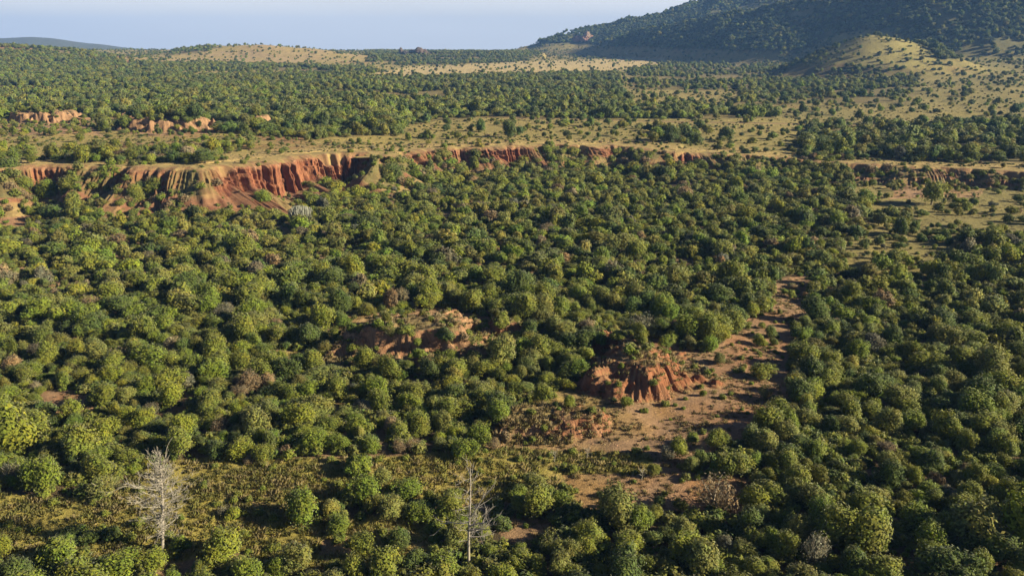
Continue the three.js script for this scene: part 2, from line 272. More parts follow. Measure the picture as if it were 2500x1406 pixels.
const mixc = (a, b, t) => [lerp(a[0], b[0], t), lerp(a[1], b[1], t), lerp(a[2], b[2], t)];
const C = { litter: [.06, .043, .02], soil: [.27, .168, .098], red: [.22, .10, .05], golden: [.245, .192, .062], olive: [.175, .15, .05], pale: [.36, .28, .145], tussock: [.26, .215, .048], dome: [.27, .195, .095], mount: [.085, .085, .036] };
function groundColor(x, y, z) {
  const c = cover(x, z, y), n = fbm(x / 7, z / 7, 3), N = fbm(x / 45 + 7, z / 45, 3), D = -z, t = D > 1 ? x / D : 0;
  let k;
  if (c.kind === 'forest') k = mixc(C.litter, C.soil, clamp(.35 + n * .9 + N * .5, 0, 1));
  else if (c.kind === 'soil') k = mixc(mixc(C.soil, C.tussock, clamp(.12 + N * 1.4 + n * 1.2, 0, .8)), C.red, clamp(.12 + n * 1.1 - N * .5, 0, .7));
  else if (c.kind === 'tussock') k = mixc(C.tussock, mixc([.19, .165, .04], C.soil, clamp(n * 1.2 - .1, 0, .5)), clamp(.4 + n * 1.1 + N * .6, 0, 1));
  else if (c.kind === 'pale') k = mixc(C.pale, C.golden, clamp(.2 + n, 0, 1));
  else if (c.kind === 'dome') k = mixc(C.dome, C.golden, clamp(.3 + N * 1.2, 0, 1));
  else if (c.kind === 'mountain') k = mixc(C.mount, C.olive, clamp(.1 + N * 1.6 + (t > .5 ? .3 : 0), 0, 1));
  else {
    k = mixc(C.golden, C.olive, clamp(.15 + (t + .15) * 1.1 + N * .9, 0, 1));
    k = mixc(k, [.11, .092, .032], clamp(n * 1.1 + .05, 0, .6));
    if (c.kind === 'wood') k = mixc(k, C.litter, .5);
    const s = fbm(x / 60 + 90, z / 60, 3);
    k = mixc(k, C.red, sstep(.28, .5, s) * .75 * (t < .1 ? 1 : .3));
    if (c.r && c.r.sd < 40 && c.r.sd > 0) k = mixc([.31, .225, .095], k, sstep(8, 40, c.r.sd + n * 16));
  }
  if (D > 1250 && D < 1750 && t < -.45) k = mixc(k, C.red, sstep(.02, .3, fbm(x / 70, z / 50 + 4, 2)) * .9);
  if (D > 2600 && Math.abs(t) < 1) k = mixc(k, [.05, .06, .036], sstep(3200, 4500, D) * .85);
  if (c.kind === 'cone') k = mixc([.21, .18, .06], C.olive, clamp(N + .4, 0, 1));
  return k.map((v) => v * (1 + n * .25));
}
{
  const az = [], rad = [];
  for (let a = -40; a < 40; a += 0.125) az.push(a);
  for (let a = 40; a < 320; a += 5) az.push(a);
  for (const r of [4, 15, 30, 45]) rad.push(r);
  for (let r = 55; r < 470; r *= 1.005) rad.push(r);
  for (let r = 470; r < 2900; r *= 1.008) rad.push(r);
  for (let r = 2900; r < 9600; r *= 1.035) rad.push(r);
  const sa = az.map((a) => Math.sin(a * Math.PI / 180)), ca = az.map((a) => Math.cos(a * Math.PI / 180));
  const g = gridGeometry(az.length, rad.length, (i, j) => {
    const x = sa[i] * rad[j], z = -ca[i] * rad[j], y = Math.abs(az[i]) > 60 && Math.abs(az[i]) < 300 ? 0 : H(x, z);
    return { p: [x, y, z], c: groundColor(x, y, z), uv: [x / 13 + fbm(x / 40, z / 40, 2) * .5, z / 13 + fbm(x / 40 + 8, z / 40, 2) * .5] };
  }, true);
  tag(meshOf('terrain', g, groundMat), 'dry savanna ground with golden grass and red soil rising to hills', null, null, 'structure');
}
// mounds and far faces
for (const m of MOUNDS) {
  const far = -m.z > 300, nu = far ? 110 : 170, nv = far ? 80 : 130, e = 1.16;
  const g = gridGeometry(nu, nv, (i, j) => {
    const a = (i / (nu - 1) * 2 - 1) * m.w * e, b = lerp(m.flat ? -1.95 : -1.5, 1.28, j / (nv - 1)) * m.d, x = m.x + a * m.c - b * m.s, z = m.z + a * m.s + b * m.c, h = moundH(m, x, z);
    const rim = Math.max(Math.abs(i / (nu - 1) * 2 - 1), Math.abs(j / (nv - 1) * 2 - 1));
    const y = H(x, z) + h - .12 - sstep(.9, 1, rim) * .8 + (h > .2 ? fbm(x / .9, z / .9, 3) * .34 : 0);
    const e2 = .5, sl = Math.hypot(moundH(m, x + e2, z) - h, moundH(m, x, z + e2) - h) / e2, bare = sstep(.35, .8, sl + fbm(x / 2.5, z / 2.5, 2) * .4);
    const n = fbm(x / 1.6, z / 1.6, 3), soil = mixc(mixc(C.soil, far ? [.22, .14, .085] : [.26, .165, .10], clamp(.3 + n, 0, 1)), far ? [.20, .115, .065] : [.185, .075, .036], clamp(m.red + n * .7 + bare * .2 - .15, 0, 1)), gr = mixc([.15, .12, .04], [.23, .165, .08], clamp(.5 + n, 0, 1));
    let k = mixc(gr, soil, clamp(bare + (1 - m.grass) * .6 * (h > .1 ? 1 : .5) + (h < .15 ? .35 : 0), 0, 1));
    return { p: [x, y, z], c: k, uv: [(x + y * .4) / 9, (z + y * .6) / 9] };
  });
  tag(meshOf(m.name, g, earthMat), m.label, m.name === 'earth_mound' ? 'mound' : m.name === 'earth_bank' ? 'bank' : 'cliff');
}
// the long cliffs along the rim
function rimPoint(s) { let i = 0; while (i < RIM.length - 2 && s > RIM[i + 1].s) i++; const a = RIM[i], b = RIM[i + 1], k = (s - a.s) / (b.s - a.s); return { x: lerp(a.x, b.x, k), z: lerp(a.z, b.z, k), y: lerp(a.y, b.y, k), t: lerp(a.t, b.t, k), e: bareness(lerp(a.px, b.px, k)) }; }
function rimSmooth(s) { const o = { x: 0, z: 0, y: 0, t: 0, e: 0 }; for (let k = -3; k <= 3; k++) { const q = rimPoint(clamp(s + k * 2.2, 0, RIM[RIM.length - 1].s)); for (const n in o) o[n] += q[n] / 7; } return o; }
const rimS = (px) => { let i = 0; while (i < RIM.length - 2 && px > RIM[i + 1].px) i++; const a = RIM[i], b = RIM[i + 1]; return lerp(a.s, b.s, (px - a.px) / (b.px - a.px)); };
const cliffShrubs = [];
function cliff(px0, px1, label) {
  const s0 = rimS(px0), s1 = rimS(px1), nu = Math.round((s1 - s0) / 0.33), LIP = 9, FACE = 26, TAL = 26, nv = LIP + FACE + TAL;
  const at = (s, j) => {
    const q = rimSmooth(s), q2 = rimSmooth(s + 1.5), q1 = rimSmooth(s - 1.5), tx = q2.x - q1.x, tz = q2.z - q1.z, L = Math.hypot(tx, tz) || 1;
    const ox = -tz / L, oz = tx / L;                                 // outward, towards the low ground
    const cove = (fbm(s / 19, 2.2, 4) * 17 + 1) * (.25 + .75 * q.e), fl = ridged(s / 2.6, .3) * .6 + ridged(s / 1.05 + 4, .7) * .3 + 0, pil = (w, o) => { const u = s / w + noise(s / (w * 1.9), o) * 1.7 + noise(s / (w * 5), o + 7) * 2.2, f = u - Math.floor(u), hh = hash2(Math.floor(u), o * 10 | 0); return [Math.sqrt(Math.max(0, 1 - (2 * f - 1) ** 2)) * (.35 + hh), hh]; }, [p1, h1] = pil(5.2, 1), [p2, h2] = pil(2.1, 2), [p3] = pil(.95, 3), foot = footAt(q.y) - .17 * sstep(.9, 1, q.e) - .04 + .45 * fbm(s / 9, 8.8, 2) + .14 * sstep(30, 46, q.t);
    let sd, y, c; const n = fbm(s / 2.1, j * .35, 3), top = q.y + fbm(s / 6, 4.4, 2) * .5 - (h1 * .5 + h2 * .7) * q.e * (j >= LIP - 1 ? 1 : 0) - 3.2 * sstep(.1, .45, fbm(s / 8 + 30, 1.1, 2)) * (j >= LIP - 1 ? 1 : 0);
    const edge = clamp(cove + fbm(s / 2.8, 9.1, 2) * 2.2, -5.5, 7.5);
    if (j < LIP) { const k = j / (LIP - 1); sd = lerp(14, edge + .3, k); const x = q.x - ox * sd, z = q.z - oz * sd; y = lerp(plateau(x, z, { sd: Math.max(sd, 0), y: q.y }) - .25, top, sstep(0, .35, k)) - .5 * sstep(.75, 1, k); c = mixc(mixc([.27, .2, .08], [.15, .125, .045], clamp(n * 1.6 + .1, 0, 1)), [.20, .115, .058], sstep(.6, 1, k + n * .6)); }
    else if (j < LIP + FACE) {
      const k = (j - LIP) / (FACE - 1), out = (p1 * 1.3 + p2 * 2.2 + p3 * 1.5 + fl * .9 - 2.9 + 1.4 * fbm(s / 2.6, k * 3.2 + 2, 3) + 1.1 * sstep(.0, .06, k - .25 - .4 * h1)) * sstep(0, .1, k) * (.35 + .65 * q.e) + k * lerp(9, 1.3, q.e) + sstep(.75, 1, k) * 1.2 + n * .25;
      const low = q.y * foot; sd = edge - out; y = lerp(top - .5, low, k) + n * .15;
      const streak = fbm(s / .8, k * 1.5, 3); c = mixc([.205, .08, .042], [.115, .037, .021], clamp(.4 + streak * 1.9 + k * .2 + h2 * .4 - .2, 0, 1)); c = mixc(c, [.25, .115, .06], clamp(fbm(s / 4, k * 4 + 20, 2) * 1.5, 0, .6)); c = mixc(c, [.30, .19, .115], clamp(.25 - k * 1.6 + n * .6, 0, .7)); c = mixc([.115, .098, .038], c, clamp(q.e * 1.5 - .2 + streak * .8, 0, 1));
    } else {
      const k = (j - LIP - FACE + 1) / TAL, out0 = (p1 * 1.3 + p2 * 2.2 + p3 * 1.5 + fl * .9 - 2.9 + 1.4 * fbm(s / 2.6, 5.2, 3) + 1.1) * (.35 + .65 * q.e) * (1 - .6 * k) + lerp(9, 1.3, q.e) + 1.2, sdA = edge - out0, sdB = Math.min(-q.t * 1.02, sdA - 6); sd = lerp(sdA, sdB, k);
      const x = q.x - ox * sd, z = q.z - oz * sd, prof = (1 - k) ** 1.5, rill = ridged(s / 1.5 + k * 1.2 * noise(s / 7, 5), 3 + k * .6) * .6 + ridged(s / 3.7 + k * 2 * noise(s / 9, 1), 6) * .7;
      y = lerp(H(x, z) + .12 - .7 * sstep(.8, 1, k), q.y * foot, prof) + (rill - .95) * 3.4 * Math.sin(Math.PI * Math.min(1, k * 1.02)) * (.5 + .5 * sstep(20, 40, q.t)) + n * .15;
      y = Math.max(y, H(x, z) + .08 - 1.2 * sstep(.85, 1, k));
      c = mixc([.18, .092, .05], [.125, .05, .028], clamp(.4 + n, 0, 1)); c = mixc(c, [.22, .165, .07], clamp(fbm(s / 8, k * 3 + 3, 3) * 1.8 + (k - .4) * .9 + (1 - q.e) * .5, 0, .85));
    }
    return { p: [q.x - ox * sd, y, q.z - oz * sd], c, uv: [s / 9, (y * .9 + sd) / 9], e: q.e, t: q.t };
  };
  const g = gridGeometry(nu, nv, (i, j) => at(lerp(s0, s1, i / (nu - 1)), j));
  const r = rng(px0 + 4000);
  for (let s = s0; s < s1; s += .55) for (let n = 0; n < 4; n++) {
    const j = 2 + Math.floor(r() * (nv - 4)), face = j < LIP + FACE, u = r(), u2 = r(), u3 = r(), o = at(s, j), k = fbm(s / 5, j * .09, 2);
    if (j < LIP ? u < .1 + k * .4 : u < .8 * (face ? .85 * (1 - o.e * 1.15) + (k - .3) * .5 : (o.t > 30 ? .05 : .2) + k * .8 + .2 * (1 - o.e))) cliffShrubs.push({ x: o.p[0], y: o.p[1] - .15, z: o.p[2], a: u2 * 6.28, s: .2 + u3 * u3 * (.45 + .6 * (1 - o.e)), h: .95, c: TONES[u2 < .35 ? 'olive' : u2 < .5 ? 'bright' : u2 < .62 ? 'tan' : u3 < .5 ? 'dark' : 'grey'][0] });
  }
  // rows run outwards: keep the faces turned to the open side
  const o = tag(meshOf('earth_cliff', g, earthMat), label, 'cliff'); return o;
}
cliff(-420, 470, 'long low red cliff with bushes on its talus running to the left edge');
cliff(470, 940, 'tallest red cliff with vertical flutes and fan shaped spurs at its foot');
cliff(940, 1360, 'short broken red cliff faces showing over the tree tops behind the basin');
cliff(1360, 1990, 'low red bank with grassy lips between the broken cliff and right clearing');
cliff(1990, 3000, 'dark red gully bank cut into the grass clearing at the right');

// ---------------------------------------------------------------- trees
function merge(parts) { const g = mergeGeometries(parts, false); for (const p of parts) p.dispose(); return g; }
function paint(g, f) { const n = g.attributes.position.count, c = new Float32Array(n * 3); for (let i = 0; i < n; i++) c.set(f(i), i * 3); g.setAttribute('color', new THREE.BufferAttribute(c, 3)); return g; }
function limb(points, r0, r1, sides = 5, color = [1, 1, 1]) {          // tapered bent limb
  const n = points.length, pos = [], nor = [], idx = [], u = new THREE.Vector3(), v = new THREE.Vector3(), t = new THREE.Vector3();
  for (let i = 0; i < n; i++) {
    t.subVectors(points[Math.min(n - 1, i + 1)], points[Math.max(0, i - 1)]).normalize();
    u.set(Math.abs(t.y) > .9 ? 1 : 0, Math.abs(t.y) > .9 ? 0 : 1, 0).cross(t).normalize(); v.crossVectors(t, u);
    const r = lerp(r0, r1, i / (n - 1));
    for (let k = 0; k < sides; k++) { const a = k / sides * Math.PI * 2, x = Math.cos(a), y = Math.sin(a); nor.push(u.x * x + v.x * y, u.y * x + v.y * y, u.z * x + v.z * y); pos.push(points[i].x + nor.at(-3) * r, points[i].y + nor.at(-2) * r, points[i].z + nor.at(-1) * r); }
  }
  for (let i = 0; i < n - 1; i++) for (let k = 0; k < sides; k++) { const a = i * sides + k, b = i * sides + (k + 1) % sides; idx.push(a, b, b + sides, a, b + sides, a + sides); }
  const g = new THREE.BufferGeometry(); g.setAttribute('position', new THREE.Float32BufferAttribute(pos, 3)); g.setAttribute('normal', new THREE.Float32BufferAttribute(nor, 3)); g.setIndex(idx);
  return paint(g, () => color);
}
const V = (x, y, z) => new THREE.Vector3(x, y, z);
function trunkGeometry(rand, R, Hh, color) {
  const parts = [], lean = V((rand() - .5) * .5, 0, (rand() - .5) * .5), top = V(lean.x, Hh * .5, lean.z);
  parts.push(limb([V(0, -.4, 0), V(lean.x * .3, Hh * .25, lean.z * .3), top], .17 * R / 2.5 + .05, .09, 6, color));
  const n = 4; for (let i = 0; i < n; i++) { const a = i / n * 6.28 + rand(), d = V(Math.cos(a) * R * .6, Hh * (.72 + rand() * .15), Math.sin(a) * R * .6); const st = V(lean.x * .6, Hh * (.25 + .1 * i / n), lean.z * .6); parts.push(limb([st, V((st.x + d.x) * .45, (st.y + d.y) * .52, (st.z + d.z) * .45), d], .08, .03, 4, color)); }
  return merge(parts);
}
// crown: rounded clumps set round a dome; each has leafy faces on its outside over a darker mass of inner foliage
function crownGeometry(rand, o) {
  const { R, Hh, base, n, lobe, leaves, leaf, loose = .12, core = .78, flat = 0, tall = 0 } = o, L = [], heads = [];
  const nh = n < 12 ? 2 : 3 + Math.floor(rand() * 2.4);
  for (let h = 0; h < nh; h++) { const a = h / nh * 6.28 + rand() * 1.6, f = h ? .3 + rand() * .3 : .1; heads.push([Math.cos(a) * f * R, Math.sin(a) * f * R, R * (h ? .36 + rand() * .24 : .5 + rand() * .16), h ? .58 + rand() * .36 : .9 + rand() * .14]); }
  const weight = heads.reduce((q, h) => q + h[2] * h[2], 0);
  for (const [hx, hz, hr, ht] of heads) {
    const m = Math.max(4, Math.round(n * 1.25 * hr * hr / weight));
    for (let i = 0; i < m; i++) {
      const g = (i + .5) / m, el = Math.asin(lerp(-.55, 1, Math.pow(g, .85))), a = i * 2.39996 + rand() * 1.2, f = .55 + rand() * .5, r = lobe * R * (.5 + rand() * .75), top = base + (Hh - base) * ht;
      L.push([hx + Math.cos(el) * Math.cos(a) * hr * f, Math.max(base + r * .4, top - r * .8 - hr * .9 * (1 - Math.sin(el)) * (1 - flat * .6) + (rand() - .5) * .35), hz + Math.cos(el) * Math.sin(a) * hr * f, r]);
    }
  }
  if (core) L.push([0, base + (Hh - base) * .36, 0, R * .5]);
  const pos = [], nor = [], col = [], ax = V(0, 0, 0), bx = V(0, 0, 0), N = V(0, 0, 0), tot = L.reduce((s, l) => s + l[3] * l[3], 0);
  for (const [li, l] of L.entries()) {
    const tone = .85 + rand() * .3, yel = (rand() - .5) * .25, m = Math.round(leaves * l[3] * l[3] / tot);
    for (let i = 0, tries = 0; i < m && tries < m * 4; tries++) {
      const y = rand() * 1.7 - .7, a = rand() * 6.2832, rr = Math.sqrt(Math.max(0, 1 - y * y)), k = l[3] * (1 + (rand() - .35) * loose * 2), st = tall ? 1 + tall * Math.max(0, y) * rand() : 1;
      const px = l[0] + rr * Math.cos(a) * k, py = l[1] + y * k * st, pz = l[2] + rr * Math.sin(a) * k;
      let inside = false; for (const [lj, q] of L.entries()) if (lj !== li && (px - q[0]) ** 2 + (py - q[1]) ** 2 + (pz - q[2]) ** 2 < q[3] * q[3] * .72) { inside = true; break; }
      if (inside || py < .15) continue;
      i++;
      N.set(rr * Math.cos(a) + (rand() - .5) * 1.3, y + .15 + (rand() - .5) * 1.3, rr * Math.sin(a) + (rand() - .5) * 1.3).normalize();
      ax.set(rand() - .5, rand() - .5, rand() - .5).cross(N).normalize(); bx.crossVectors(N, ax);
      const s = leaf * (.65 + rand() * .7), w = s * (.42 + rand() * .2), b = tone * (.72 + rand() * .56), c = [b * (1 + yel + (rand() - .5) * .2), b, b * (1 - yel)];
      const v = [[-s, 0], [0, -w], [s, 0], [0, w]], id = [0, 1, 2, 0, 2, 3];
      for (const k2 of id) { const bend = k2 % 2 ? -.12 * s : 0; pos.push(px + ax.x * v[k2][0] + bx.x * v[k2][1] + N.x * bend, py + ax.y * v[k2][0] + bx.y * v[k2][1] + N.y * bend, pz + ax.z * v[k2][0] + bx.z * v[k2][1] + N.z * bend); nor.push(N.x * .6 + rr * Math.cos(a) * .5, N.y * .6 + y * .5, N.z * .6 + rr * Math.sin(a) * .5); col.push(...c); }
    }
  }
  const g = new THREE.BufferGeometry(); g.setAttribute('position', new THREE.Float32BufferAttribute(pos, 3)); g.setAttribute('normal', new THREE.Float32BufferAttribute(nor, 3)); g.setAttribute('color', new THREE.Float32BufferAttribute(col, 3));
  if (!core) return g;
  const parts = [g];
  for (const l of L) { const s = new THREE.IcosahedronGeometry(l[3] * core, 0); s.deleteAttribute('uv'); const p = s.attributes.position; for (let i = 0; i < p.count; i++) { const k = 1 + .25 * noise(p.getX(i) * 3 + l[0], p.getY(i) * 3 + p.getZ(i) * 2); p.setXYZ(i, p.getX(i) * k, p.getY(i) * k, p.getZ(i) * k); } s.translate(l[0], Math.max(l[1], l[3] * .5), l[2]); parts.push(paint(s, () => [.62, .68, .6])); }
  return merge(parts);
}
const leafMat = (r, g, b, name) => { const m = new THREE.MeshPhysicalMaterial({ name, vertexColors: true, roughness: 1, transmission: .22, thickness: 0, side: THREE.DoubleSide }); m.color.setRGB(r, g, b); return m; };
const barkMat = new THREE.MeshStandardMaterial({ name: 'bark', vertexColors: true, roughness: .95 });
const MATS = {}; for (const k in TONES) MATS[k] = leafMat(...TONES[k][0], k + ' leaves');
// kinds of crown, unit size: radius 2.5 m, height about 4.5 m
const KINDS = { round: [], loose: [], low: [], twiggy: [] };
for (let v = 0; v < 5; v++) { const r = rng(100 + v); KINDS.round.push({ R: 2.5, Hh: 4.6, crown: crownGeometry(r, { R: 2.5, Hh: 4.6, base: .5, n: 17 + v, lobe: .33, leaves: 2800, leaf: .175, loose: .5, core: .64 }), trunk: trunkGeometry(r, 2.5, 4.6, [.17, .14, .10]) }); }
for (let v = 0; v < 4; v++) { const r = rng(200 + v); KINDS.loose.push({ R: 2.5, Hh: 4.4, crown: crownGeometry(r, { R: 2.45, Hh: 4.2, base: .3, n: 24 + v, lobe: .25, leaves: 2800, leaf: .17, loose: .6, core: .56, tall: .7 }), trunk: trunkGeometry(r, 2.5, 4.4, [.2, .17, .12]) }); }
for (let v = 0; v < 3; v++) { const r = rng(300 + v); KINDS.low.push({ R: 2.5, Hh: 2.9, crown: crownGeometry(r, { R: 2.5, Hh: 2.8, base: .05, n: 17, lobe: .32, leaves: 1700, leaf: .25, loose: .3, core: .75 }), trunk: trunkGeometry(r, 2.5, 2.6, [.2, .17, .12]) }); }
function twigGeometry(rand, n, Hh, R) { const parts = []; for (let i = 0; i < n; i++) { const a = rand() * 6.28, f = Math.sqrt(rand()), e = V(Math.cos(a) * R * f, Hh * (1 - .45 * f) * (.6 + rand() * .4), Math.sin(a) * R * f), m = V(e.x * .4 + (rand() - .5) * .5, e.y * .5, e.z * .4 + (rand() - .5) * .5); const b = .75 + rand() * .5; parts.push(limb([V(e.x * .08, 0, e.z * .08), m, e], .05, .02, 3, [b, b, b])); for (let k = 0; k < 3; k++) { const q = m.clone().lerp(e, .3 + .6 * rand()); parts.push(limb([q, V(q.x + (rand() - .5) * 1.3, q.y + rand() * .8, q.z + (rand() - .5) * 1.3)], .03, .015, 3, [b, b, b])); } } return merge(parts); }
for (let v = 0; v < 2; v++) { const r = rng(400 + v), tw = twigGeometry(r, 70, 4, 2.3), lf = crownGeometry(r, { R: 2.3, Hh: 4, base: .5, n: 14, lobe: .3, leaves: 650, leaf: .14, loose: .5, core: 0 }); tw.deleteAttribute('uv'); KINDS.twiggy.push({ R: 2.4, Hh: 4, crown: merge([tw.toNonIndexed(), lf]), trunk: trunkGeometry(r, 2.3, 4, [.26, .23, .19]) }); }
// joined and lighter versions for the mass of trees farther off
const MID = [], FAR = [];
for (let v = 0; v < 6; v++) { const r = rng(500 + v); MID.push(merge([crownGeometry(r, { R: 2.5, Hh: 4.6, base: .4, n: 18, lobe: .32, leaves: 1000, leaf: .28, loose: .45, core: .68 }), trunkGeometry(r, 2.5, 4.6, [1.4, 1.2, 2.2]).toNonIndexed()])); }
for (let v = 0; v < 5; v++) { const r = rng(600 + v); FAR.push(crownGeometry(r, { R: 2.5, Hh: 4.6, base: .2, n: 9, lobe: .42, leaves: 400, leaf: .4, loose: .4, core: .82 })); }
const NEAR = [...KINDS.round.map((k) => k.crown), ...KINDS.loose.map((k) => k.crown)];
const woodMat = leafMat(1, 1, 1, 'foliage');

// trees and bushes that stand out in the photograph: base px, base py, crown width in px, tone, kind
const NOTED = `30 1106 135 yellow round;25 986 64 bright loose;103 1010 62 dark low;32 1012 52 olive low;190 1112 95 olive round;85 1066 95 olive round;112 1196 92 bright loose;240 1136 72 bright loose;252 1212 92 grey twiggy;325 1150 40 bright low;388 1094 52 yellow loose;436 1112 90 olive loose;348 1086 46 grey round;590 1118 88 yellow loose;527 1112 70 dark round;638 1126 60 olive loose;258 990 68 olive round;312 988 52 grey round;545 1258 34 silver twiggy;572 1262 50 yellow low;738 1268 118 bright loose;828 1298 76 bright loose;880 1264 34 dark low;872 1152 90 bright low;932 1184 62 grey round;990 1218 92 bright loose;956 1262 84 grey loose;1032 1268 92 bright loose;1098 1262 84 olive round;1064 1296 64 bright low;1060 1322 42 bright low;888 1362 92 olive round;972 1342 76 dark round;724 1398 104 grey round;680 1412 62 bright loose;810 1388 42 olive twiggy;545 1372 122 yellow loose;604 1424 92 bright round;150 1384 112 bright round;290 1414 104 bright loose;372 1396 76 yellow loose;8 1352 50 yellow loose;172 1312 64 dark low;268 1314 60 dark low;214 1322 56 dark low;440 1338 62 bright low;1085 1412 92 bright loose;1268 1218 62 bright loose;1304 1198 70 grey round;1216 1284 76 dark low;1345 1342 92 grey twiggy;1436 1334 80 olive round;1506 1276 112 grey round;1562 1294 84 bright round;1536 1358 92 yellow loose;1608 1232 38 dark loose;1666 1314 62 grey round;1742 1246 132 tan twiggy;1628 1122 46 silver loose;1656 1114 58 yellow loose;1690 1082 44 bright loose;1750 1098 64 olive round;1264 1388 82 olive round;1312 1402 62 yellow loose;1432 1366 62 yellow loose;1868 972 52 grey twiggy;1862 922 72 olive round;1722 906 26 silver low;1518 897 22 bright low;1630 850 44 bright round;1566 838 42 olive round;1512 826 58 olive low;1332 942 54 olive round;1398 902 64 olive round;1324 988 64 olive round;1222 796 58 olive low;955 822 50 grey twiggy;860 858 44 yellow low;1085 822 64 dark low;990 812 64 olive low;1020 870 50 bright low;820 832 40 olive round;1130 1118 84 bright loose;1170 1086 74 bright loose;1010 1098 60 tan twiggy;975 1106 56 tan twiggy;1205 1098 44 tan twiggy;822 1098 72 bright loose;905 1105 60 bright loose;735 1042 86 yellow loose;860 1040 56 bright loose;1080 1052 60 grey round;1030 1020 60 bright loose;700 1108 46 tan low;610 1128 44 tan low;1770 342 46 dark round;1640 344 46 dark round;1242 336 50 dark round;1092 306 26 dark round;1420 296 18 dark round;1690 350 60 dark low;500 398 60 dark round;460 452 44 dark round;2275 500 72 olive round;2180 452 40 grey low;2040 560 60 bright round;462 464 58 dark round;180 474 62 olive round;268 460 60 bright round;384 474 60 olive round;118 486 58 bright round;330 494 60 olive round;58 474 52 olive round;226 452 42 olive round;20 448 60 dark round;640 508 60 bright round;764 474 38 olive low;852 474 42 olive low;928 412 58 bright round;956 444 60 dark round;905 456 38 bright low;550 540 50 olive round;430 500 50 grey round;1340 1200 40 olive low;1400 1150 34 olive low`
  .split(';').map((s) => { const a = s.split(' '); return { px: +a[0], py: +a[1], w: +a[2], tone: a[3], kind: a[4] }; });
const placed = [];                                                    // every tree: {x, y, z, R (m), tone, kind, noted}
const cell = new Map(), key = (x, z) => Math.floor(x / 4) + ',' + Math.floor(z / 4);
function free(x, z, R) { const n = 2, cx = Math.floor(x / 4), cz = Math.floor(z / 4); for (let i = -n; i <= n; i++) for (let j = -n; j <= n; j++) for (const t of cell.get((cx + i) + ',' + (cz + j)) ?? []) if (Math.hypot(t.x - x, t.z - z) < (t.R + R) * (t.noted ? .8 : R > 1.85 && z < -460 ? .42 : .5)) return false; return true; }
function put(t) { placed.push(t); const k = key(t.x, t.z); (cell.get(k) ?? cell.set(k, []).get(k)).push(t); }
for (const q of NOTED) { const g = G(q.px, q.py), d = Math.hypot(g[0], EYE - g[1], g[2]); put({ x: g[0], y: g[1], z: g[2], R: q.w * d / FOC / 2 * .82, tone: q.tone, kind: q.kind, noted: true, squash: q.kind === 'round' ? 1 : .95 }); }
const AVOID = [[397, 1342, 2.2], [1146, 1386, 1.6], [735, 548, 5.5]].map(([a, b, r]) => { const g = G(a, b); return [g[0], g[2], r]; });
const blocked = (x, z, R) => AVOID.some((a) => Math.hypot(a[0] - x, a[1] - z) < a[2] + R * .55);
{
  const r = rng(77);
  for (const [d0, d1, step] of [[52, 460, 2.5], [460, 1000, 3.9], [1000, 3000, 5.4]]) {
    const X = d1 * .9;
    for (let z = -d1; z < 0; z += step) for (let x = -X; x < X; x += step) {
      const jx = x + (r() - .5) * step, jz = z + (r() - .5) * step, u = r(), u2 = r(), u3 = r(), d = Math.hypot(jx, jz);
      if (d < d0 || d >= d1 || -jz < 20 || Math.abs(jx) > -jz * .84 + 12) continue;
      const big = noise(jx / 17, jz / 17) * .25;
      let R = (d < 460 ? Math.max(.9, (1.15 + u3 * u3 * 2.1) * (1 + big * 1.5)) : d < 1000 ? 1.9 + u3 * u3 * 2.9 : 2.3 + u3 * 2.2);
      if (d < 140) R *= .95;
      if (!free(jx, jz, R)) continue;
      const y = ground(jx, jz), c = cover(jx, jz, y);
      if (u > c.trees) continue;
      if (c.r.sd > -5 && c.r.sd < 13 && c.r.e > .4 && u2 > .1) continue;
      if (c.kind === 'grass' || c.kind === 'pale' || c.kind === 'dome' || c.kind === 'cone') R *= .42 + .5 * u2; else if (c.kind === 'soil' || c.kind === 'tussock') R *= .5; else if (c.kind === 'mountain') R *= 1.15 + .45 * u2;
      if (blocked(jx, jz, R)) continue;
      const left = sstep(.35, -.5, jx / -jz), w = r(), nn = fbm(jx / 25 + 60, jz / 25, 2);
      let tone, kind;
      if (d < 460) { tone = w < .40 ? 'olive' : w < .62 ? 'grey' : w < .80 + left * .06 + nn * .3 ? 'bright' : w < .86 + left * .08 ? 'yellow' : 'dark'; kind = tone === 'olive' || tone === 'grey' ? (r() < .85 ? 'round' : 'loose') : tone === 'dark' ? 'round' : r() < .75 ? 'loose' : 'round'; { const o = r(); if (o < .012) { tone = 'silver'; kind = 'twiggy'; } else if (o < .04) { tone = 'tan'; kind = 'twiggy'; } } if (R < 1.15 && r() < .5) kind = 'low'; }
      else { tone = w < (c.kind === 'mountain' ? .7 : .34) ? 'dark' : w < .76 ? 'olive' : w < .88 ? 'bright' : 'grey'; kind = 'round'; r(); r(); }
      put({ x: jx, y, z: jz, R, tone, kind, squash: .85 + r() * .3, far: d });
    }
  }
}
for (const t of placed) { const p = proj(t.x, t.y + t.R * .8, t.z); t.px = p[0]; t.py = p[1]; t.wpx = t.R * 2 / p[2] * FOC; t.seen = p[0] > 12 && p[0] < 2488 && p[1] > 10 && p[1] < 1398; }
const single = new Set(placed.filter((t) => t.noted));
for (const t of placed.filter((q) => q.seen && !q.noted).sort((a, b) => b.wpx - a.wpx).slice(0, 300 - single.size + 70)) single.add(t);

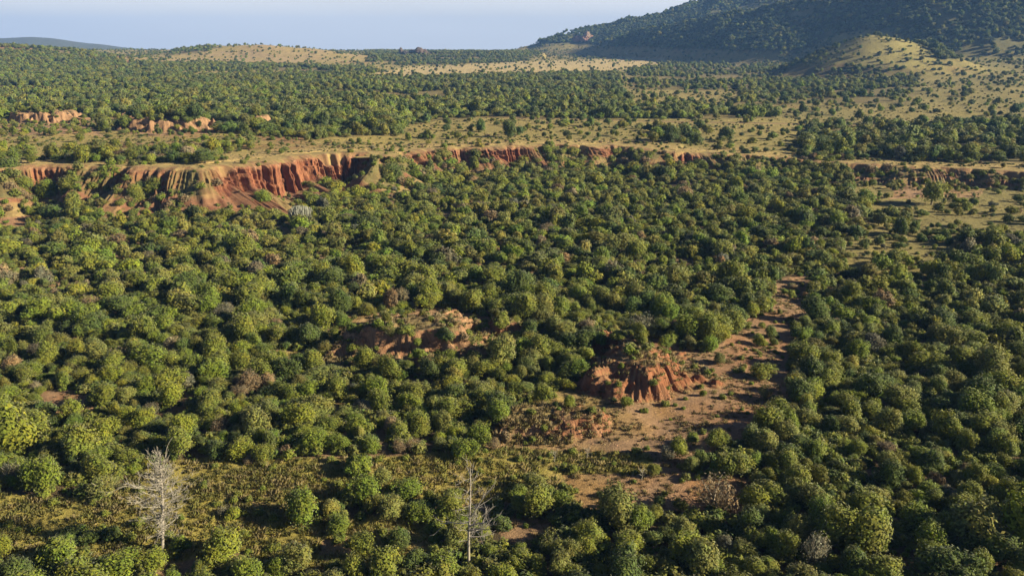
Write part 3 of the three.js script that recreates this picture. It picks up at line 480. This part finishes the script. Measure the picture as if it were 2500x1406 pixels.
// ---- the trees that show largest, each a thing of its own
const MARKS = [[397, 1250, 'the bushy dead tree'], [1150, 1300, 'the forked dead tree'], [1562, 910, 'the fluted red mound'], [990, 840, 'the grassy earth mound'], [1392, 1030, 'the small red bank'], [1742, 1205, 'the big tan bush'], [735, 520, 'the candelabra tree'], [700, 430, 'the tall red cliff'], [1250, 370, 'the broken cliff faces'], [2300, 420, 'the dark gully bank'], [160, 985, 'the left red clearing'], [2060, 1255, 'the lower right gap']];
const WAYS = ['right of', 'in front and right of', 'in front of', 'in front and left of', 'left of', 'behind and left of', 'behind', 'behind and right of'];
const NTH = ['', 'second ', 'third ', 'fourth ', 'fifth ', 'sixth ', 'seventh ', 'eighth ', 'ninth ', 'tenth '];
const SHAPE = { round: 'rounded', loose: 'loose-leaved', low: 'low', twiggy: 'twiggy' };
const lots = new Map();
for (const t of single) {
  let m = MARKS[0], b = 1e9; for (const k of MARKS) { const d = Math.hypot(k[0] - t.px, (k[1] - t.py) * 1.4); if (d < b && d > 4) { b = d; m = k; } }
  t.bush = t.kind === 'low' || t.kind === 'twiggy' || t.R < 1.35;
  t.size = t.R > 2.5 ? 'large' : t.R > 1.6 ? 'mid-sized' : 'small'; t.reach = b;
  const way = WAYS[Math.round((Math.atan2((t.py - m[1]) * 1.4, t.px - m[0]) / 6.2832 * 8 + 8)) % 8];
  t.k1 = `${t.size} ${TONES[t.tone][1]} ${SHAPE[t.kind]} ${t.bush ? 'bush' : 'tree'}`; t.k2 = `${way} ${m[2]}`;
  if (t.noted && t.tone === 'tan' && t.R > 2.8) { t.k1 = 'big dry tan twiggy bush'; t.k2 = 'in the shade between olive trees at lower right'; }
  const k = t.k1 + t.k2; (lots.get(k) ?? lots.set(k, []).get(k)).push(t);
}
for (const l of lots.values()) l.sort((a, b) => a.reach - b.reach).forEach((t, i) => { t.label = l.length > 1 && i === 0 ? `nearest ${t.k1} ${t.k2}` : i ? `${NTH[i] ?? (i + 1) + 'th '}nearest ${t.k1} ${t.k2}` : `${t.k1} ${t.k2}`; });
const protos = new Map(), pick = rng(5);
for (const t of single) {
  const list = KINDS[t.kind], vi = Math.floor(pick() * list.length), k = list[vi], id = t.kind + vi + t.tone;
  let o = protos.get(id);
  if (!o) { o = new THREE.Group(); meshOf('trunk', k.trunk, barkMat, o); meshOf('crown', k.crown, MATS[t.tone], o); protos.set(id, o); } else o = o.clone();
  o.name = numbered(t.bush ? 'bush' : 'tree'); scene.add(o);
  tag(o, t.label, t.bush ? 'bush' : 'tree', t.bush ? 'bushes scattered among the trees' : 'trees of the near woodland');
  const s = t.R / k.R; o.position.set(t.x, t.y - .05, t.z); o.rotation.set(0, pick() * 6.28, 0); const wx = .84 + pick() * .32, hy = .7 + pick() * .45; o.scale.set(s * wx, s * (t.squash ?? 1) * hy * (t.R < 1.6 ? 1.12 : 1), s * (2 - wx));
}
// ---- all the others as one wood
{
  const wood = new THREE.Group(); wood.name = 'woodland';
  tag(wood, 'dense green woodland filling the basin and spreading over the plateau and hills', 'woodland', null, 'stuff');
  const lots2 = new Map(), r = rng(9);
  for (const t of placed) {
    if (single.has(t)) continue;
    const d = Math.hypot(t.x, t.z), set = d < 190 ? NEAR : d < 520 ? MID : FAR, g = set[Math.floor(r() * set.length)], c = TONES[t.tone][0], b = .62 + r() * .68, h = (r() - .5) * .34;
    (lots2.get(g) ?? lots2.set(g, []).get(g)).push([t, [c[0] * b * (1 + h), c[1] * b, c[2] * b * (1 - h)], r() * 6.28, t.R / 2.5]);
  }
  const q = new THREE.Quaternion(), m = new THREE.Matrix4(), up = V(0, 1, 0), col = new THREE.Color();
  for (const [g, l] of lots2) {
    const im = new THREE.InstancedMesh(g, woodMat, l.length); im.name = 'tree'; im.castShadow = im.receiveShadow = true;
    l.forEach(([t, c, a, s], i) => { const wx = .76 + .48 * hash2(i, 3); m.compose(V(t.x, t.y - .05, t.z), q.setFromAxisAngle(up, a), V(s * wx, s * (t.squash ?? 1) * (.62 + .5 * hash2(i, 7)), s * (2 - wx))); im.setMatrixAt(i, m); im.setColorAt(i, col.setRGB(...c)); });
    wood.add(im);
  }
  scene.add(wood);
  console.log('trees', placed.length, 'single', single.size, [...single].filter((t) => !t.bush).length);
}

// ---------------------------------------------------------------- grass and undergrowth
function tuftGeometry(rand, n, h, w, lean) { const pos = [], nor = [], col = []; for (let i = 0; i < n; i++) { const a = rand() * 6.28, f = Math.sqrt(rand()) * w, x = Math.cos(a) * f, z = Math.sin(a) * f, b = rand() * 6.28, hh = h * (.55 + rand() * .6), lx = (x * .5 + (rand() - .5) * .3) * lean, lz = (z * .5 + (rand() - .5) * .3) * lean, ww = .07 + rand() * .06, k = .7 + rand() * .6; pos.push(x - Math.cos(b) * ww, 0, z - Math.sin(b) * ww, x + Math.cos(b) * ww, 0, z + Math.sin(b) * ww, x + lx, hh, z + lz); for (let j = 0; j < 3; j++) { nor.push(x * .4, 1, z * .4); col.push(k, k * (.95 + rand() * .1), k * .9); } } const g = new THREE.BufferGeometry(); g.setAttribute('position', new THREE.Float32BufferAttribute(pos, 3)); g.setAttribute('normal', new THREE.Float32BufferAttribute(nor, 3)); g.setAttribute('color', new THREE.Float32BufferAttribute(col, 3)); return g; }
function scatter(name, label, category, geos, mat, list) {
  const grp = new THREE.Group(); grp.name = name; tag(grp, label, category, null, 'stuff');
  const by = geos.map(() => []); list.forEach((t, i) => by[i % geos.length].push(t));
  const q = new THREE.Quaternion(), m = new THREE.Matrix4(), up = V(0, 1, 0), col = new THREE.Color();
  by.forEach((l, k) => { if (!l.length) return; const im = new THREE.InstancedMesh(geos[k], mat, l.length); im.name = 'tuft'; im.castShadow = im.receiveShadow = true; l.forEach((t, i) => { m.compose(V(t.x, t.y, t.z), q.setFromAxisAngle(up, t.a), V(t.s, t.s * t.h, t.s)); im.setMatrixAt(i, m); im.setColorAt(i, col.setRGB(...t.c)); }); grp.add(im); });
  scene.add(grp);
}
{
  const r = rng(31), grass = [], under = [...cliffShrubs];
  for (let z = -430, zi = 0; z < -58; z += .65, zi++) { const st = -z < 200 ? .82 : 2.4; if (-z > 200 && zi % 3) continue; for (let x = z * .8; x < -z * .8; x += .8 * st) {
    const jx = x + (r() - .5) * .8 * st, jz = z + (r() - .5) * .8, u = r(), u2 = r(), u3 = r(), d = -jz;
    const n = fbm(jx / 6, jz / 6, 2), y = d < 250 || u < .5 ? H(jx, jz) : 0; if (!y && d >= 250) continue;
    const c = cover(jx, jz, y), Y = y + mounded(jx, jz);
    if (c.kind === 'tussock') { if (u < .62 + n * .6) { const g = u2 < .5 ? [.30, .265, .055] : u2 < .85 ? [.24, .24, .045] : [.34, .27, .12]; grass.push({ x: jx, y: Y - .03, z: jz, a: u3 * 6.28, s: .7 + u2 * .75, h: .8 + u * .5, c: g }); } }
    else if (c.kind === 'soil' || c.kind === 'grass') { if (u < (c.kind === 'soil' ? .2 : .3) + n * .55) grass.push({ x: jx, y: Y - .03, z: jz, a: u3 * 6.28, s: .55 + u2 * .6, h: .9, c: u2 < .5 ? [.27, .18, .08] : [.2, .16, .05] }); }
    else if (c.kind === 'forest' && u < .26 + n * .3) under.push({ x: jx, y: Y - .05, z: jz, a: u3 * 6.28, s: .18 + u2 * u2 * .42, h: .9, c: TONES[u2 < .3 ? 'bright' : u3 < .6 ? 'olive' : u3 < .8 ? 'dark' : 'grey'][0].map((v) => v * (.8 + u * 1.4)) });
    if ((c.kind === 'tussock' || c.kind === 'soil' || c.kind === 'grass') && u > (c.kind === 'soil' ? .988 : .976)) under.push({ x: jx, y: Y - .05, z: jz, a: u3 * 6.28, s: .14 + u2 * .22, h: .9, c: TONES[u2 < .4 ? 'bright' : 'olive'][0] });
  } }
  for (const [mi, ns, ng] of [[0, 190, 900], [1, 40, 260], [2, 8, 160], [3, 14, 60], [4, 10, 420], [5, 30, 0], [6, 36, 0], [7, 8, 0], [8, 8, 0]]) {
    const m = MOUNDS[mi];
    for (let i = 0; i < ns + ng; i++) {
      const a = (r() * 2 - 1) * m.w * 1.05, b = (r() * 2.2 - 1.25) * m.d, x = m.x + a * m.c - b * m.s, z = m.z + a * m.s + b * m.c, h = moundH(m, x, z), u = r(), u2 = r();
      if (noise(x / 3.5, z / 3.5 + 9) < (mi === 1 && b > 0 ? .35 : -.25)) continue;
      if (i < ns) under.push({ x, y: H(x, z) + h - .12, z, a: u * 6.28, s: (mi > 4 ? .3 : .16) + u2 * u2 * .4, h: .9, c: TONES[u < .3 ? 'olive' : u < .55 ? 'bright' : u < .75 ? 'tan' : 'grey'][0] });
      else grass.push({ x, y: H(x, z) + h - .1, z, a: u * 6.28, s: .7 + u2 * .9, h: 1.2, c: u < .6 ? [.33, .25, .13] : [.22, .19, .06] });
    }
  }
  const tg = [0, 1, 2].map((k) => tuftGeometry(rng(700 + k), 30, .36, .46, 1));
  const tuftMat = leafMat(1, 1, 1, 'dry grass');
  scatter('grass', 'tufts of dry ochre tussock grass over the open strips', 'grass', tg, tuftMat, grass);
  const ug = [0, 1, 2].map((k) => crownGeometry(rng(800 + k), { R: 2.5, Hh: 3.4, base: .05, n: 9, lobe: .4, leaves: 260, leaf: .42, loose: .35, core: .7 }));
  scatter('undergrowth', 'low green shrubs growing between the trees', 'undergrowth', ug, woodMat, under);
  // scrub dotted over the plateau grass
  const scrub = [];
  for (let i = 0; i < 26000; i++) { const d = 330 + 1900 * r() * r() + 60 * r(), t = -.8 + 1.6 * r(), z = -d, x = t * d, u = r(), u2 = r(), u3 = r(), y = H(x, z), c = cover(x, z, y); if (c.r.sd < 10 || (c.kind !== 'grass' && c.kind !== 'mountain' && c.kind !== 'cone') || u > .55 + fbm(x / 40, z / 40, 2) * 1.1) continue; scrub.push({ x, y: y - .05, z, a: u2 * 6.28, s: .13 + u3 * u3 * .4, h: .75, c: TONES[u2 < .45 ? 'olive' : u2 < .75 ? 'dark' : u2 < .9 ? 'tan' : 'grey'][0].map((v) => v * .85) }); }
  scatter('scrub', 'small scattered bushes dotted over the golden plateau grass', 'scrub', ug, woodMat, scrub);
  console.log('grass', grass.length, 'under', under.length, 'scrub', scrub.length);
}

// ---------------------------------------------------------------- dead trees and the candelabra tree
const deadMat = new THREE.MeshStandardMaterial({ name: 'bleached wood', vertexColors: true, roughness: .85 }); deadMat.color.setRGB(1, 1, 1);
function bough(rand, from, dir, len, r, depth, twig, tint) {           // one limb with its twigs, as geometries
  const parts = [], pts = [from.clone()], d = dir.clone().normalize(); let p = from.clone(); const n = 5;
  for (let i = 0; i < n; i++) { d.x += (rand() - .5) * .42; d.y += (rand() - .42) * .3; d.z += (rand() - .5) * .42; d.normalize(); p = p.clone().addScaledVector(d, len / n); pts.push(p); }
  const b = .8 + rand() * .4; parts.push(limb(pts, r, Math.max(.014, r * .35), depth > 1 ? 5 : 3, tint.map((v) => v * b)));
  if (depth > 0) for (let k = 0; k < twig; k++) { const i = 1 + Math.floor(rand() * n), q = pts[i], e = V(d.x + (rand() - .5) * 1.7, d.y + (rand() - .35) * 1.2, d.z + (rand() - .5) * 1.7); parts.push(...bough(rand, q, e, len * (.28 + rand() * .3), Math.max(.02, r * .5), depth - 1, Math.max(2, twig - 2), tint)); }
  return parts;
}
function deadTree(px, py, top, seed, o) {
  const g = G(px, py), d = Math.hypot(g[0], EYE - g[1], g[2]), t = new THREE.Group(), rand = rng(seed);
  t.name = numbered('dead_tree'); t.position.set(g[0], g[1], g[2]); scene.add(t); tag(t, o.label, 'dead tree');
  // height so that the top reaches its place on the sight line
  const tr = rayDir(top[0], top[1]), k = -g[2] / -tr[2], Ht = EYE + tr[1] * k - g[1], lean = tr[0] * k - g[0];
  const at = (f) => V(lean * f + Math.sin(f * 5 + seed) * .12, Ht * f, Math.cos(f * 4 + seed) * .1);
  meshOf('trunk', limb([-.04, .1, .25, .4, .55, .7, .85, 1].map(at), o.r, .05, 8, [.3, .27, .245]), deadMat, t);
  for (const [f, az, el, len, r, dep, tw] of o.boughs(rand)) { const a = az, dir = V(Math.cos(a) * Math.cos(el), Math.sin(el), Math.sin(a) * Math.cos(el)); meshOf('branch', merge(bough(rand, at(f), dir, len * Ht, r, dep, tw, o.tint)), deadMat, t); }
  return t;
}
deadTree(397, 1342, [390, 1106], 12, { r: .25, tint: [.33, .305, .27], label: 'tall bushy dead tree with a pale trunk and dense bleached twigs',
  boughs: (r) => { const b = []; for (let i = 0; i < 125; i++) { const f = .16 + .8 * Math.pow(i / 124, .9), w = f < .35 ? .5 + f : f < .62 ? 1 : 1 - (f - .62) * 1.9; b.push([f, i * 2.4 + r() * .8, -.25 + f * .6 + r() * .6, .25 * Math.max(.3, w) * (.35 + r() * r() * 1.1), .028 + .022 * w, f < .8 ? 2 : 1, f < .8 ? 6 : 5]); } b.push([.74, -.1, 1.25, .27, .06, 1, 5], [.45, 3.0, 1.1, .25, .09, 2, 4]); return b; } });
deadTree(1146, 1386, [1146, 1142], 29, { r: .21, tint: [.27, .25, .24], label: 'thin forked dead tree with a bare pale trunk and few branches',
  boughs: (r) => { const b = []; for (let i = 0; i < 34; i++) { const f = .26 + .66 * i / 33; b.push([f, i * 2.4 + r(), -.25 + r() * .8, .06 + r() * .1, .035, 1, 5]); } b.push([.9, -.3, 1.2, .13, .06, 1, 3], [.47, 3.2, -.12, .26, .09, 2, 3], [.42, .15, .55, .28, .1, 2, 5], [.38, .3, .3, .22, .08, 2, 6], [.36, -.4, .15, .2, .07, 2, 7], [.33, .2, -.1, .18, .06, 2, 7], [.44, -.2, .3, .2, .06, 2, 7], [.5, .1, .95, .36, .09, 2, 4], [.4, .6, .1, .2, .06, 2, 6]); return b; } });
{ // candelabra tree: a short trunk under a bowl of upcurved fleshy arms
  const g = G(735, 552), t = new THREE.Group(), r = rng(64); t.name = 'candelabra_tree'; t.position.set(g[0], g[1], g[2]); scene.add(t); tag(t, 'grey candelabra tree with a bowl of upcurved arms below the red cliff', 'candelabra tree');
  const m = new THREE.MeshStandardMaterial({ name: 'grey succulent', vertexColors: true, roughness: .8 });
  meshOf('trunk', limb([V(0, -.4, 0), V(.05, 1.4, 0), V(0, 3, 0)], .42, .34, 8, [.16, .15, .13]), m, t);
  for (let i = 0; i < 110; i++) { const f = Math.sqrt((i + .5) / 110), a = i * 2.4, R = 4.6 * f, top = 4.4 + 3.2 * Math.sqrt(Math.max(0, 1 - f * f * .85)) + (r() - .5) * .5, k = .8 + r() * .4, c = Math.cos(a), s = Math.sin(a); meshOf('arm', limb([V(0, 2.2 + r() * .6, 0), V(c * R * .55, 2.6 + (1 - f) * 1.2, s * R * .55), V(c * R * .9, 3.6 + (1 - f), s * R * .9), V(c * R, top, s * R)], .12, .15, 5, [.26 * k, .27 * k, .23 * k]), m, t); }
}
// bare saplings by the bare slope and a thin flat acacia before the gully
function sapling(px, py, hpx, seed, label) { const g = G(px, py), d = Math.hypot(g[0], EYE - g[1], g[2]), h = hpx * d / FOC, t = new THREE.Group(), r = rng(seed); t.name = numbered('bare_sapling'); t.position.set(g[0], g[1], g[2]); scene.add(t); tag(t, label, 'sapling'); meshOf('trunk', limb([V(0, -.2, 0), V(.1 * h, h * .5, 0), V(.3 * h * (r() - .3), h, .1)], .06, .025, 4, [.3, .28, .25]), deadMat, t); for (let i = 0; i < 7; i++) { const f = .35 + .6 * i / 7; meshOf('branch', merge(bough(r, V(.1 * h * f * 2 * .5, h * f, 0), V(Math.cos(i * 2.4), .7, Math.sin(i * 2.4)), h * .4, .03, 1, 3, [.34, .32, .28])), deadMat, t); } }
sapling(1352, 1128, 30, 3, 'bare grey sapling leaning over the low shrubs below the small red bank');
sapling(1432, 1118, 26, 4, 'bare grey sapling standing where the red slope meets the shade');
sapling(1566, 1172, 28, 5, 'pale leafy sapling in the deep shade left of the big tan bush');
{
  const g = G(1160, 868), t = new THREE.Group(), r = rng(8); t.name = 'acacia'; t.position.set(g[0], g[1], g[2]); scene.add(t); tag(t, 'thin flat-topped acacia with a bare trunk in front of the red gully', 'tree');
  meshOf('trunk', limb([V(0, -.3, 0), V(.05, 1.6, 0), V(-.05, 3.4, 0)], .1, .05, 5, [.32, .28, .2]), barkMat, t);
  for (let i = 0; i < 9; i++) { const a = i * 2.4, f = .45 + .5 * i / 9; meshOf('branch', merge(bough(r, V(0, 3.4 * f, 0), V(Math.cos(a), .45, Math.sin(a)), 1.7, .045, 1, 3, [.3, .26, .18])), barkMat, t); }
  meshOf('crown', crownGeometry(r, { R: 1.7, Hh: 4.2, base: 2.4, n: 12, lobe: .3, leaves: 420, leaf: .14, loose: .5, core: 0, flat: 1 }), MATS.olive, t);
}

// ---------------------------------------------------------------- rocks
const rockMat = new THREE.MeshStandardMaterial({ name: 'rock', vertexColors: true, map: grain, bumpMap: grain, bumpScale: .3, roughness: 1 });
function rock(rand, r, sy, color) { const s = new THREE.IcosahedronGeometry(r, 4), p = s.attributes.position, o = rand() * 50; for (let i = 0; i < p.count; i++) { const x = p.getX(i), y = p.getY(i), z = p.getZ(i), k = 1 + .34 * noise(x / r * 1.6 + o, y / r * 1.6 + z / r * 1.3) + .16 * noise(x / r * 4 + o, y / r * 4 - z / r * 3); p.setXYZ(i, x * k, y * k * sy, z * k); } s.computeVertexNormals(); return paint(s, () => color); }
{
  const r = rng(21), mk = (px, py, D, name, label, cat, list, col) => { const q = D ? P(px, py, D) : G(px, py), t = new THREE.Group(); t.name = name; t.position.set(q[0], H(q[0], q[2]) - 2, q[2]); scene.add(t); tag(t, label, cat); for (const [x, z, rr, sy] of list) { const o = meshOf('rock', rock(r, rr, sy, col.map((v) => v * (.85 + r() * .3))), rockMat, t); o.position.set(x, rr * sy * .3, z); } };
  mk(985, 130, 2300, 'rock_outcrop', 'dark rocky outcrop on the far skyline between the dome hill and mountain', 'rock outcrop', [[-6, 0, 11, 1.25], [10, 5, 14, .7], [28, 0, 16, .75], [46, 6, 19, .75], [68, 0, 15, .5]], [.11, .085, .075]);
  mk(1428, 97, 0, 'rocky_scarp', 'pink bare rock face on the far left shoulder of the mountain', 'scarp', [[-22, 0, 17, .9], [4, 4, 20, .95], [26, -4, 16, .8], [-2, 24, 15, .7]], [.33, .19, .14]);
  // stones strewn under the small bank and along the foot of the fluted mound
  const stones = []; for (let i = 0; i < 260; i++) { const u = r(), px = u < .5 ? 1320 + r() * 190 : 1480 + r() * 170, py = u < .5 ? 1000 + r() * 95 : 950 + r() * 60, q = G(px, py); stones.push({ x: q[0], y: q[1] + .02, z: q[2], a: r() * 6.28, s: .04 + r() * r() * .15, h: .7, c: [.36 + r() * .16, .24 + r() * .1, .15 + r() * .06] }); }
  const sg = [0, 1].map(() => { const s = rock(r, 1, .8, [1, 1, 1]); return s; });
  const plain = new THREE.MeshStandardMaterial({ name: 'stone', vertexColors: true, roughness: 1 });
  scatter('rubble', 'loose pale stones strewn below the red bank and mound', 'stones', sg.map(() => { const s = new THREE.IcosahedronGeometry(1, 1); const p = s.attributes.position; for (let i = 0; i < p.count; i++) { const k = .8 + .4 * hash2(Math.round(p.getX(i) * 90), Math.round(p.getY(i) * 90 + p.getZ(i) * 500)); p.setXYZ(i, p.getX(i) * k, p.getY(i) * k, p.getZ(i) * k); } s.deleteAttribute('uv'); s.computeVertexNormals(); return paint(s, () => [1, 1, 1]); }), plain, stones);
}
{ // farm track over the plateau
  const pts = []; for (let i = 0; i <= 60; i++) { const k = i / 60, px = lerp(1230, 2120, k), py = lerp(287, 308, k) + Math.sin(k * 5) * 1.2; const g = G(px, py); pts.push(g); }
  const g = gridGeometry(pts.length, 5, (i, j) => { const p = pts[i], w = (j - 2) * .9, x = p[0], z = p[2] + w * 1.1, dip = j === 2 ? .0 : j === 1 ? .55 : j === 3 ? .1 : -.1; return { p: [x, H(x, z) + .12 + dip, z], c: j === 1 ? [.1, .08, .035] : [.2, .14, .07], uv: [x / 9, z / 9] }; });
  tag(meshOf('path', g, earthMat), 'thin dark track with a low bank crossing the plateau grass', null, null, 'structure');
}
renderer.render(scene, camera);
